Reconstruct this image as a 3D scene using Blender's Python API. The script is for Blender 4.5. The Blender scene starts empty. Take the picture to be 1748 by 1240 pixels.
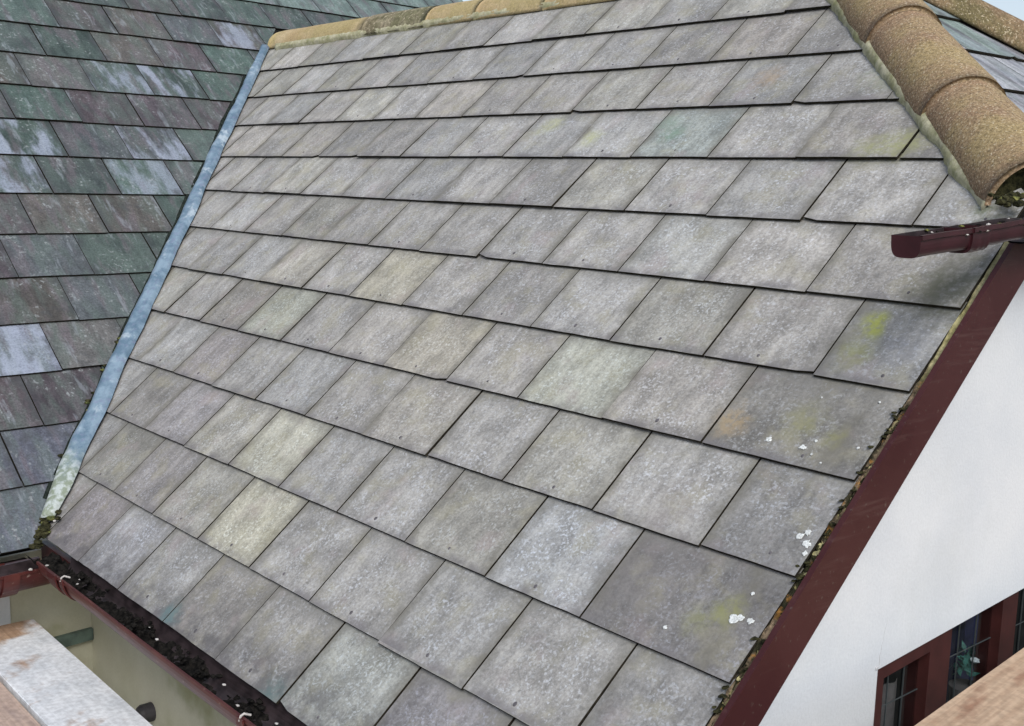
import bpy, bmesh, math, random
from mathutils import Vector, Matrix, noise
random.seed(11)
R=math.radians
S=bpy.context.scene
C=S.collection
# ------------------------------------------------------------ camera
cd=bpy.data.cameras.new('camera'); cam=bpy.data.objects.new('camera',cd); C.objects.link(cam)
rw=[[0.6495273441616691,0.7598810794140063,0.02636236587537749],[0.13570977024260356,-0.08174672096919,-0.9873704126978955],[-0.7481290580151545,0.6449017124794212,-0.15622002]]
M=Matrix(((rw[0][0],-rw[1][0],-rw[2][0],2.59970584),(rw[0][1],-rw[1][1],-rw[2][1],-3.07282192),(rw[0][2],-rw[1][2],-rw[2][2],-0.54711918),(0,0,0,1)))
cam.matrix_world=M
cd.sensor_width=36; cd.lens=1963.25/1748*36; cd.clip_start=.05; cd.clip_end=2000
S.camera=cam
# ------------------------------------------------------------ light
SUN_EL,SUN_AZ=R(42),R(-30)      # azimuth measured from +X towards +Y
w=bpy.data.worlds.new('World'); S.world=w; w.use_nodes=True
nt=w.node_tree; bg=nt.nodes['Background']
sky=nt.nodes.new('ShaderNodeTexSky'); sky.sky_type='NISHITA'; sky.sun_disc=False
sky.sun_elevation=SUN_EL; sky.sun_rotation=R(90)-SUN_AZ
sky.air_density=1.0; sky.dust_density=2.0; sky.ozone_density=1.0
hs=nt.nodes.new('ShaderNodeHueSaturation'); hs.inputs['Saturation'].default_value=.62; nt.links.new(sky.outputs[0],hs.inputs['Color']); nt.links.new(hs.outputs[0],bg.inputs[0]); bg.inputs[1].default_value=.10
sl=bpy.data.lights.new('sun','SUN'); so=bpy.data.objects.new('sun',sl); C.objects.link(so)
sl.energy=1.5; sl.angle=R(25); sl.color=(1,.975,.94)
sd=Vector((math.cos(SUN_EL)*math.cos(SUN_AZ),math.cos(SUN_EL)*math.sin(SUN_AZ),math.sin(SUN_EL)))
so.rotation_euler=sd.to_track_quat('Z','Y').to_euler()
so['kind']='structure'
S.view_settings.view_transform='Standard'; S.view_settings.look='None'
S.view_settings.exposure=0.68; S.view_settings.gamma=1
S.render.engine='CYCLES'
# ------------------------------------------------------------ helpers
def link(o,parent=None):
    C.objects.link(o)
    if parent:
        o.parent=parent
        if parent.name=='house': o.matrix_parent_inverse=Matrix.Translation((0,0,5))
    return o
def mesh(name,verts,faces,mats,parent=None,fm=None,smooth=False,mat_world=None,cols=None):
    me=bpy.data.meshes.new(name); me.from_pydata([tuple(v) for v in verts],[],faces)
    for m in (mats if isinstance(mats,list) else [mats]): me.materials.append(m)
    if fm:
        for p,i in zip(me.polygons,fm): p.material_index=i
    if smooth:
        for p in me.polygons: p.use_smooth=True
    if cols:
        for an,data in cols.items():
            a=me.color_attributes.new(an,'FLOAT_COLOR','POINT')
            for i,c in enumerate(data): a.data[i].color=c
    me.update()
    o=bpy.data.objects.new(name,me); link(o,parent)
    if mat_world is not None: o.matrix_world=mat_world
    return o
def thing(name,label,cat,loc=(0,0,0),group=None):
    o=bpy.data.objects.new(name,None); C.objects.link(o); o.location=loc; o.empty_display_size=.2
    o['label']=label; o['category']=cat
    if group:o['group']=group
    return o
def tag(o,label,cat,group=None):
    o['label']=label;o['category']=cat
    if group:o['group']=group
    return o
class MB:
    def __init__(s): s.v=[];s.f=[];s.m=[]
    def poly(s,pts,m=0):
        n=len(s.v); s.v+= [Vector(p) for p in pts]; s.f.append(tuple(range(n,n+len(pts)))); s.m.append(m)
    def hexa(s,p,m=0):   # 8 points: bottom 0-3, top 4-7
        n=len(s.v); s.v+=[Vector(q) for q in p]
        for f in ((3,2,1,0),(4,5,6,7),(0,1,5,4),(1,2,6,5),(2,3,7,6),(3,0,4,7)):
            s.f.append(tuple(n+i for i in f)); s.m.append(m)
    def box(s,a,b,m=0):
        x0,y0,z0=a;x1,y1,z1=b
        s.hexa([(x0,y0,z0),(x1,y0,z0),(x1,y1,z0),(x0,y1,z0),(x0,y0,z1),(x1,y0,z1),(x1,y1,z1),(x0,y1,z1)],m)
    def tube(s,pts,r,seg=8,m=0,cap=True):
        rings=[];pts=[Vector(p) for p in pts];rr=r if isinstance(r,(list,tuple)) else [r]*len(pts)
        for i,p in enumerate(pts):
            t=(pts[min(i+1,len(pts)-1)]-pts[max(i-1,0)]).normalized()
            a=t.orthogonal().normalized(); b=t.cross(a)
            if rings and pa is not None:
                a=(pa-t*pa.dot(t)).normalized(); b=t.cross(a)
            pa=a
            n=len(s.v)
            for k in range(seg):
                th=2*math.pi*k/seg; s.v.append(p+(a*math.cos(th)+b*math.sin(th))*rr[i])
            rings.append(n)
        for i in range(len(rings)-1):
            for k in range(seg):
                k2=(k+1)%seg
                s.f.append((rings[i]+k,rings[i]+k2,rings[i+1]+k2,rings[i+1]+k)); s.m.append(m)
        if cap:
            s.f.append(tuple(rings[0]+k for k in range(seg))[::-1]);s.m.append(m)
            s.f.append(tuple(rings[-1]+k for k in range(seg)));s.m.append(m)
    def build(s,name,mats,parent=None,smooth=False,mw=None):
        return mesh(name,s.v,s.f,mats,parent,s.m,smooth,mw)
# ------------------------------------------------------------ materials
W=.30; G=.23123041
class Mat:
    def __init__(s,name,rough=.7,spec=.3):
        s.m=bpy.data.materials.new(name); s.m.use_nodes=True; s.t=s.m.node_tree
        s.b=s.t.nodes['Principled BSDF']; s.b.inputs['Roughness'].default_value=rough
        s.b.inputs['Specular IOR Level'].default_value=spec
        s.tc=s.t.nodes.new('ShaderNodeTexCoord'); s.co=s.tc.outputs['Object']
    def N(s,t,**k):
        n=s.t.nodes.new(t)
        for a,b in k.items(): setattr(n,a,b)
        return n
    def L(s,a,b): s.t.links.new(a,b)
    def val(s,sock,v):
        if hasattr(v,'links') or isinstance(v,bpy.types.NodeSocket): s.L(v,sock)
        else: sock.default_value=v
    def map(s,scale=(1,1,1),co=None,rot=(0,0,0)):
        n=s.N('ShaderNodeMapping'); s.L(co or s.co,n.inputs[0]); n.inputs['Scale'].default_value=scale; n.inputs['Rotation'].default_value=rot
        return n.outputs[0]
    def noise(s,scale,detail=4,rough=.55,co=None,dist=0):
        n=s.N('ShaderNodeTexNoise'); n.inputs['Scale'].default_value=scale; n.inputs['Detail'].default_value=detail
        n.inputs['Roughness'].default_value=rough; n.inputs['Distortion'].default_value=dist; s.L(co or s.co,n.inputs['Vector']); return n.outputs['Fac']
    def ramp(s,f,stops,interp='LINEAR'):
        n=s.N('ShaderNodeValToRGB'); n.color_ramp.interpolation=interp; e=n.color_ramp.elements
        while len(e)<len(stops): e.new(.5)
        for x,(p,c) in zip(e,stops):
            x.position=p; x.color=(c,c,c,1) if not isinstance(c,tuple) else (*c,1)
        s.L(f,n.inputs[0]); return n.outputs[0]
    def rng(s,f,a,b,c=0,d=1,smooth=True):
        n=s.N('ShaderNodeMapRange',interpolation_type='SMOOTHSTEP' if smooth else 'LINEAR')
        s.L(f,n.inputs[0]); n.inputs[1].default_value=a;n.inputs[2].default_value=b;n.inputs[3].default_value=c;n.inputs[4].default_value=d
        return n.outputs[0]
    def math(s,op,a,b=0.):
        n=s.N('ShaderNodeMath',operation=op); s.val(n.inputs[0],a); s.val(n.inputs[1],b); return n.outputs[0]
    def mix(s,f,a,b,mode='MIX'):
        n=s.N('ShaderNodeMix',data_type='RGBA',blend_type=mode)
        s.val(n.inputs[0],f)
        for sk,v in ((n.inputs[6],a),(n.inputs[7],b)):
            if isinstance(v,tuple): sk.default_value=(*v[:3],1)
            elif isinstance(v,(int,float)): sk.default_value=(v,v,v,1)
            else: s.L(v,sk)
        return n.outputs[2]
    def attr(s,name):
        n=s.N('ShaderNodeAttribute'); n.attribute_name=name; return n
    def bump(s,h,strength=.3,dist=.002):
        n=s.N('ShaderNodeBump'); n.inputs['Strength'].default_value=strength; n.inputs['Distance'].default_value=dist; s.L(h,n.inputs['Height']); s.L(n.outputs[0],s.b.inputs['Normal'])
    def col(s,c):
        if isinstance(c,tuple): s.b.inputs['Base Color'].default_value=(*c,1)
        else: s.L(c,s.b.inputs['Base Color'])
        return s.m
def simple(name,c,rough=.6,var=.15,scale=30,bump=0,spec=.3,metal=0):
    m=Mat(name,rough,spec); f=m.noise(scale,5)
    k=m.rng(f,.3,.7,1-var,1+var)
    cc=m.mix(1.0,c,k,'MULTIPLY'); m.b.inputs['Metallic'].default_value=metal
    if bump: m.bump(f,bump)
    return m.col(cc)
# slate frame coordinates: X along course, Y down slope, Z out of the roof
def slate_mat(name,kind):
    m=Mat(name,.62 if kind=='grey' else .5,.35)
    tint=m.attr('tint').outputs['Color']; rnd=m.attr('rnd')
    add=m.N('ShaderNodeVectorMath',operation='MULTIPLY_ADD')
    m.L(rnd.outputs['Vector'],add.inputs[0]); add.inputs[1].default_value=(7,7,7); m.L(m.co,add.inputs[2])
    co=add.outputs[0]
    big=m.noise(9,4,.6,co)
    sepx=m.N('ShaderNodeSeparateXYZ'); m.L(m.co,sepx.inputs[0])
    row=m.math('CEIL',m.math('DIVIDE',sepx.outputs[1],G))
    par=m.math('MULTIPLY',m.math('FRACT',m.math('ADD',m.math('MULTIPLY',row,.5),0.0 if kind=='grey' else .5)),1.0)
    fu=m.math('FRACT',m.math('SUBTRACT',m.math('DIVIDE',sepx.outputs[0],W),par))
    eu=m.math('ABSOLUTE',m.math('SUBTRACT',fu,.5))
    efilm=m.math('MULTIPLY',m.rng(eu,.36,.5),m.rng(m.noise(13,4,.6,co),.35,.65,.15,.85))
    streak=m.noise(1,5,.65,m.map((38,9,20),co,(0,0,R(18))))
    fine=m.noise(130,5,.75,co)
    speck=m.noise(150,2,.5,co)
    c=m.mix(1.0,tint,m.rng(big,.3,.7,.80,1.17),'MULTIPLY')
    c=m.mix(1.0,c,m.rng(streak,.3,.7,.80,1.16),'MULTIPLY')
    if kind=='grey':
        c=m.mix(1.0,c,m.rng(fine,.3,.7,.74,1.24),'MULTIPLY')
        # pale weathering bloom in specks and cloudy patches
        bl=m.math('MULTIPLY',m.rng(speck,.50,.72),m.math('MULTIPLY',m.rng(m.noise(14,3,.5,co),.4,.68,.15,.95),m.rng(eu,.5,.25,.35,1.0)))
        c=m.mix(bl,c,m.mix(1.0,tint,(1.62,1.72,1.90),'MULTIPLY'))
        # ochre / green algae, per slate amount in blue channel of rnd alpha
        al=m.math('MULTIPLY',m.rng(m.noise(11,4,.6,co),.5,.68),.30)
        c=m.mix(al,c,(.33,.31,.20))
        pk=m.math('MULTIPLY',m.rng(m.noise(7,3,.6,m.map((1,1,1),co,(1,2,0))),.56,.72),.28)
        c=m.mix(pk,c,(.36,.29,.30))
        sp2=m.math('MULTIPLY',m.rng(m.noise(105,3,.6,co),.56,.66),m.math('MULTIPLY',m.rng(m.noise(8,3,.6,co),.35,.62,.1,.7),m.rng(eu,.5,.3,.3,1.0)))
        c=m.mix(sp2,c,m.mix(1.0,tint,(1.75,1.85,2.05),'MULTIPLY'))
        c=m.mix(efilm,c,(.155,.148,.125))
        # dark pits
        c=m.mix(m.math('MULTIPLY',m.rng(m.noise(70,3,.6,m.map((1,.6,1),co)),.62,.74),.45),c,(.12,.12,.115))
        # dirt splashed along the eave
        sep=m.N('ShaderNodeSeparateXYZ'); m.L(m.co,sep.inputs[0])
        e=m.rng(sep.outputs[1],2.36,2.56)
        d=m.math('MULTIPLY',e,m.rng(m.noise(16,5,.65),.38,.62,.15,.8))
        c=m.mix(d,c,(.085,.083,.09))
        # dirt line just above each tail
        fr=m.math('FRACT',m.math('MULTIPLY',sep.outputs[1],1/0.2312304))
        tl=m.math('MULTIPLY',m.rng(fr,.86,1.0),m.rng(m.noise(12,4),.4,.65,.15,.85))
        c=m.mix(tl,c,(.165,.158,.165))
        # head of the exposed part keeps a thin dark film
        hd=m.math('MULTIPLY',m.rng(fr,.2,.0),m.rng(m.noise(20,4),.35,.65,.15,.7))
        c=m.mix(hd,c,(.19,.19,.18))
        # grown and dark patches (position, radius, colour, amount)
        gr=m.noise(48,4,.7)
        for (x,y),r,cl,k in [((1.385,.905),.06,(.10,.11,.08),.85),((1.34,.86),.03,(.10,.12,.07),.7),((1.256,1.216),.034,(.36,.39,.06),.8),((1.270,1.245),.024,(.34,.37,.07),.7),((1.262,1.315),.05,(.28,.29,.09),.6),((1.242,1.50),.055,(.25,.25,.10),.6),((1.33,1.53),.03,(.25,.25,.10),.5),((1.085,1.548),.05,(.38,.29,.17),.7),((1.335,1.955),.04,(.26,.27,.10),.6),((1.29,1.99),.04,(.25,.26,.11),.45),
            ((1.40,1.10),.11,(.075,.082,.045),.7),((1.33,1.13),.08,(.11,.11,.08),.5),((1.03,.64),.07,(.29,.30,.14),.75),((.94,.66),.05,(.29,.30,.15),.6),((.85,.34),.09,(.23,.28,.19),.5),((.244,.578),.05,(.19,.28,.22),.75),((.18,.53),.05,(.20,.28,.22),.5),((-.089,.60),.05,(.42,.44,.22),.6),((-.35,.52),.06,(.42,.43,.24),.6),  # first pair darkens the slates below the jutting gutter
            ((.414,2.54),.06,(.10,.16,.16),.7),((-.144,2.519),.05,(.12,.19,.2),.8),((.44,.33),.06,(.36,.27,.17),.6),((1.30,2.35),.14,(.16,.165,.18),.5),((1.36,1.28),.07,(.2,.21,.24),.5),((1.22,1.42),.1,(.24,.23,.21),.4),((1.08,1.79),.09,(.25,.23,.22),.5),((1.12,1.95),.13,(.19,.18,.175),.6)]:
            dn=m.N('ShaderNodeVectorMath',operation='DISTANCE'); m.L(m.co,dn.inputs[0]); dn.inputs[1].default_value=(x,y,0)
            wob=m.math('ADD',dn.outputs['Value'],m.math('MULTIPLY',m.math('SUBTRACT',m.noise(22,5,.7),.5),r*1.9))
            c=m.mix(m.math('MULTIPLY',m.math('MULTIPLY',m.rng(wob,r*1.35,r*.05),k),m.rng(gr,.36,.56,.35,1.0)),c,cl)
    else:
        # mixed green, purple and blue natural slate with pale wet sheen painted in
        f1=m.noise(1,4,.6,m.map((13,4,8),co,(0,0,R(-14))))
        c=m.mix(m.rng(f1,.42,.6,0,.5),c,(.095,.128,.116))
        f2=m.noise(1,4,.6,m.map((16,4,8),co,(.3,1,R(10))))
        c=m.mix(m.rng(f2,.5,.66,0,.55),c,(.125,.105,.122))
        c=m.mix(1.0,c,m.rng(fine,.3,.7,.66,1.36),'MULTIPLY')
        sp=m.math('MULTIPLY',m.rng(m.noise(60,3,.6,co),.56,.68),m.rng(big,.42,.62,0,.65))
        c=m.mix(sp,c,(.30,.33,.34))
        c=m.mix(efilm,c,(.05,.055,.06))
        bl=m.math('MULTIPLY',m.math('MULTIPLY',rnd.outputs['Alpha'],.85),m.math('MULTIPLY',m.rng(m.noise(1,4,.6,m.map((12,4,8),co,(0,0,R(-12)))),.44,.62),m.rng(fine,.35,.6,.55,1.0)))
        c=m.mix(bl,c,(.30,.34,.43))  # reflections on wet slate painted as pale blue streaks
        lw=m.math('MULTIPLY',m.rng(m.noise(1,4,.65,m.map((22,5,8),co,(0,0,R(16)))),.57,.67),.34)
        c=m.mix(lw,c,(.30,.34,.38))
        dk=m.math('MULTIPLY',m.rng(m.noise(13,4,.6,co),.55,.7),.5)
        c=m.mix(dk,c,(.06,.065,.07))
    m.bump(m.math('ADD',fine,m.math('MULTIPLY',streak,.8)),.35,.0022)
    rr=m.rng(big,.3,.7,.45,.7); m.L(rr,m.b.inputs['Roughness'])
    return m.col(c)
SL_G=slate_mat('pale_slate','grey'); SL_D=slate_mat('green_purple_slate','dark')
EDGE=simple('slate_edge_dirt',(.024,.021,.015),.9,.4,60,spec=.1)
UNDER=simple('underlay',(.012,.012,.011),.95,.3,20,spec=.05)
RIV=simple('oxidised_rivet',(.10,.095,.105),.6,.3,50)
LICH=simple('white_lichen',(.60,.63,.63),.9,.25,260,.6)
def tile_mat(name,a,b,lich,lk,sc=130,amt=1.0):
    m=Mat(name,.85,.2)
    g1=m.noise(sc,5,.8); g2=m.noise(sc*1.3,3,.7,m.map((1,1,1),None,(1,1,1)))
    c=m.mix(m.rng(m.noise(6,4,.6),.35,.65),a,b)
    c=m.mix(m.math('MULTIPLY',m.rng(m.noise(4.5,4,.65,m.map((1,1.6,1))),.40,.62),lk),c,lich)
    c=m.mix(1.0,c,m.rng(g1,.3,.7,1-.42*amt,1+.42*amt),'MULTIPLY')
    c=m.mix(m.math('MULTIPLY',m.rng(g2,.55,.70),.75*amt),c,(.62,.54,.40))
    c=m.mix(m.math('MULTIPLY',m.rng(g1,.42,.30),.6*amt),c,(.075,.05,.03))
    m.bump(g1,.45,.002)
    return m.col(c)
HIP=tile_mat('granular_concrete_tile',(.235,.158,.10),(.27,.195,.12),(.30,.24,.11),.55,140,1.15)
FHIP=tile_mat('dark_far_tile',(.17,.115,.07),(.24,.17,.10),(.10,.09,.04),.8,110)  # same tile pattern in darker brown, for the far hip row
RIDGE=tile_mat('ochre_ridge_tile',(.40,.30,.165),(.50,.40,.245),(.30,.25,.10),.6,110,.6)
RIDGE_D=tile_mat('mossy_ridge_tile',(.20,.17,.11),(.34,.30,.22),(.12,.12,.06),.8,45,1.0)
def mort():
    m=Mat('mossy_mortar',.95,.1); n1=m.noise(14,5,.65); n2=m.noise(70,4,.7)
    c=m.mix(m.rng(n1,.35,.65),(.34,.33,.20),(.50,.48,.35))
    c=m.mix(m.rng(m.noise(24,4,.6),.55,.68,0,.5),c,(.20,.22,.09))
    c=m.mix(1.0,c,m.rng(n2,.3,.7,.8,1.15),'MULTIPLY'); m.bump(n2,.4,.002); return m.col(c)
MORT=mort()
def vmort():
    m=Mat('verge_mortar',.95,.1); sep=m.N('ShaderNodeSeparateXYZ'); m.L(m.co,sep.inputs[0])
    n2=m.noise(80,4,.7); n1=m.noise(17,5,.65)
    clean=m.mix(m.rng(n1,.3,.7),(.27,.245,.11),(.42,.385,.22))
    dirty=m.mix(m.rng(n1,.44,.62),(.03,.029,.017),(.22,.165,.11))
    dirty=m.mix(m.rng(m.noise(28,4,.6),.56,.66,0,.8),dirty,(.30,.15,.04))
    k=m.rng(m.math('ADD',sep.outputs[1],m.math('MULTIPLY',n1,.12)),1.36,1.44)
    c=m.mix(k,clean,dirty)
    c=m.mix(1.0,c,m.rng(n2,.3,.7,.6,1.3),'MULTIPLY'); m.bump(n2,.8,.004); return m.col(c)
VMORT=vmort()
def leadm():
    m=Mat('blue_grey_lead',.5,.4); n=m.noise(16,5,.65,m.map((1,1,1))); n2=m.noise(45,4,.6)
    c=m.mix(m.rng(n,.35,.65),(.10,.165,.23),(.21,.295,.375))
    c=m.mix(m.rng(n2,.5,.68,0,.6),c,(.18,.21,.31))
    c=m.mix(m.rng(m.noise(9,4,.7),.54,.68,0,.75),c,(.42,.50,.56))
    sep=m.N('ShaderNodeSeparateXYZ'); m.L(m.co,sep.inputs[0])
    k=m.rng(m.math('ADD',sep.outputs[1],m.math('MULTIPLY',n,.25)),2.34,2.5)
    c=m.mix(k,c,m.mix(m.rng(n2,.4,.6),(.22,.26,.20),(.44,.49,.48)))
    m.bump(n2,.5,.004); return m.col(c)
LEAD=leadm()
def mossm(name,a,b):
    m=Mat(name,.95,.05); n=m.noise(60,5,.7); c=m.mix(m.rng(n,.35,.65),a,b); m.bump(n,1,.006); return m.col(c)
MOSS=mossm('dark_moss',(.012,.013,.008),(.060,.058,.028)); MOSSG=mossm('green_moss',(.03,.045,.02),(.20,.20,.07))
VSHADE=mossm('valley_shade_black',(.010,.014,.013),(.028,.036,.030))  # colour of the shade modelled along the valley
SLUDGE=mossm('gutter_sludge',(.005,.005,.005),(.022,.02,.018))
def brownm():
    m=Mat('dark_brown_upvc',.42,.4); n=m.noise(5,5,.6); n2=m.noise(1,5,.65,m.map((60,4,60)))
    c=m.mix(m.rng(n,.35,.65),(.043,.010,.011),(.053,.014,.014))
    c=m.mix(m.math('MULTIPLY',m.rng(n2,.55,.72),.35),c,(.10,.055,.05))
    c=m.mix(m.math('MULTIPLY',m.rng(m.noise(90,3,.6),.64,.72),.4),c,(.14,.12,.10))
    m.L(m.rng(n,.3,.7,.35,.55),m.b.inputs['Roughness']); return m.col(c)
BROWN=brownm()
def gut():
    m=Mat('red_brown_gutter',.38,.45); n=m.noise(12,5,.6)
    c=m.mix(m.rng(n,.4,.7,0,.6),(.062,.014,.014),(.12,.034,.027))
    c=m.mix(m.rng(m.noise(60,4,.7),.62,.72,0,.5),c,(.35,.28,.24)); return m.col(c)
GUT=gut()
GUTD=simple('dark_plum_gutter',(.040,.010,.014),.35,.25,15,spec=.45)
GUTIN=simple('wet_gutter_inside',(.030,.022,.024),.35,.5,25,spec=.5)
def wallm(name,c0,c1,st=None,k=0):
    m=Mat(name,.85,.2); n=m.noise(3.5,5,.6); f=m.noise(140,3,.6)
    c=m.mix(m.rng(n,.35,.65),c0,c1)
    if st: c=m.mix(m.math('MULTIPLY',m.rng(m.noise(2.6,4,.6),.45,.65),k),c,st)
    c=m.mix(1.0,c,m.rng(f,.3,.7,.97,1.03),'MULTIPLY'); m.bump(f,.35,.002); return m.col(c)
WHITE=wallm('white_render',(.57,.60,.635),(.62,.645,.67),(.53,.555,.57),.5)
CREAM=wallm('stained_cream_render',(.47,.46,.35),(.54,.53,.43),(.24,.24,.11),.75)
BAND=simple('grey_green_band',(.10,.14,.12),.7,.3,20)
CLIP=simple('pale_clip',(.48,.46,.44),.6,.15,60)
PIPE=simple('grey_pipe',(.05,.048,.055),.5,.3,20)
def woodm(name,a,b,st,stk,white=0):
    m=Mat(name,.75,.25); g=m.noise(1,6,.7,m.map((2.0,60,60),rot=(0,0,0))); n=m.noise(7,5,.6)
    c=m.mix(m.rng(g,.3,.7),a,b)
    c=m.mix(m.math('MULTIPLY',m.rng(m.noise(1,5,.6,m.map((3,9,9))),.54,.68),stk),c,st)
    if white: 
        sp_=m.N('ShaderNodeSeparateXYZ'); m.L(m.co,sp_.inputs[0])
        wv=m.math('ADD',m.math('ADD',m.rng(sp_.outputs[0],-1.15,-.85,-.10,.03),m.noise(5,5,.6)),m.math('MULTIPLY',m.noise(1,3,.5,m.map((1.2,4,4))),.4))
        c=m.mix(m.math('MULTIPLY',m.rng(wv,.56,.70),white),c,m.mix(m.rng(n,.3,.7),(.60,.65,.70),(.78,.82,.86)))
    c=m.mix(1.0,c,m.rng(m.noise(60,4,.6),.3,.7,.86,1.14),'MULTIPLY'); c=m.mix(1.0,c,m.rng(g,.3,.7,.93,1.05),'MULTIPLY')
    m.bump(g,.3,.003); return m.col(c)
WOOD_W=woodm('pale_board',(.30,.19,.12),(.42,.29,.20),(.20,.11,.07),.5,.9)  # whitish over brown grain, browner towards the left end
WOOD_B=woodm('brown_board',(.34,.19,.11),(.45,.28,.17),(.20,.09,.05),.6,.25)
WOOD_T=woodm('tan_board',(.42,.29,.195),(.50,.37,.26),(.24,.115,.07),.75)
FRAME=simple('red_brown_window_frame',(.050,.014,.013),.45,.2,20,spec=.4)
BAR=simple('glazing_bar_grey',(.05,.06,.065),.5,.15,30)
def glassm():
    m=bpy.data.materials.new('window_glass'); m.use_nodes=True; t=m.node_tree; t.nodes.remove(t.nodes['Principled BSDF'])
    tr=t.nodes.new('ShaderNodeBsdfTransparent'); tr.inputs[0].default_value=(.82,.86,.88,1)
    gl=t.nodes.new('ShaderNodeBsdfGlossy'); gl.inputs['Roughness'].default_value=.03
    fr=t.nodes.new('ShaderNodeFresnel'); fr.inputs[0].default_value=1.5
    ge=t.nodes.new('ShaderNodeNewGeometry'); mu=t.nodes.new('ShaderNodeMath'); mu.operation='SUBTRACT'; mu.use_clamp=True; t.links.new(fr.outputs[0],mu.inputs[0]); t.links.new(ge.outputs['Backfacing'],mu.inputs[1]); mx=t.nodes.new('ShaderNodeMixShader'); t.links.new(mu.outputs[0],mx.inputs[0]); t.links.new(tr.outputs[0],mx.inputs[1]); t.links.new(gl.outputs[0],mx.inputs[2])
    t.links.new(mx.outputs[0],t.nodes['Material Output'].inputs[0]); return m
GLASS=glassm()
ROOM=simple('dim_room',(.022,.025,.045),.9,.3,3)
NAVY_REFL=simple('navy_reflection',(.05,.05,.13),.9,.4,20)
POT_REFL=simple('taupe_reflection_and_pot',(.17,.14,.135),.9,.2,20)
TEAL=simple('teal_foliage',(.07,.22,.18),.5,.4,30)
PETAL=simple('white_petal',(.85,.85,.85),.7,.05,30)
BARK=simple('bark',(.09,.075,.065),.9,.3,20)
def grassm():
    m=Mat('lawn',.95,.1); return m.col(m.mix(m.rng(m.noise(2,6,.6),.35,.65),(.07,.075,.065),(.12,.12,.11)))
GRASS=grassm()
# ------------------------------------------------------------ house
house=thing('house','house with pale slate wing roof, darker slate roof at left and white gable wall','house',(0,0,-5))
bpy.context.view_layer.update()
def P(name,*a,**k):
    return name
def frame(O,eu,ev):
    eu=Vector(eu).normalized(); ev=Vector(ev); ev=(ev-eu*ev.dot(eu)).normalized(); eh=-(eu.cross(ev))
    return Matrix(((eu.x,ev.x,eh.x,O[0]),(eu.y,ev.y,eh.y,O[1]),(eu.z,ev.z,eh.z,O[2]),(0,0,0,1)))
ct,st_=0.740805,0.671721
F1=frame((0,0,0),(1,0,0),(0,-ct,-st_))
F2=frame((-3.353942786872807,-1.035378638533472,0.28482538153219106),(-0.09222364,0.99573832,-0.00005898),(0.7384586,0.06835509,-0.67082522))
A0=Vector((.28,.274,.249))
p3=math.radians(33.9)
F3=frame(A0,(0,1,0),(math.cos(p3),0,-math.sin(p3)))
F4=frame((0,2*A0.y,0),(-1,0,0),(0,ct,-st_))      # back slope of the wing
def on(F,u,v,h=0): return F@Vector((u,v,h))
def clip(poly,hp):
    for nx,ny,c in hp:
        out=[]
        for i in range(len(poly)):
            a=poly[i];b=poly[(i+1)%len(poly)]
            da=nx*a[0]+ny*a[1]-c; db=nx*b[0]+ny*b[1]-c
            if da<=0: out.append(a)
            if (da<0)!=(db<0) and da!=db:
                t=da/(da-db); out.append((a[0]+(b[0]-a[0])*t,a[1]+(b[1]-a[1])*t))
        poly=out
        if len(poly)<3: return []
    return poly
THK=.0066; GAP=.0030; SLP=(THK+GAP)/G
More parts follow.
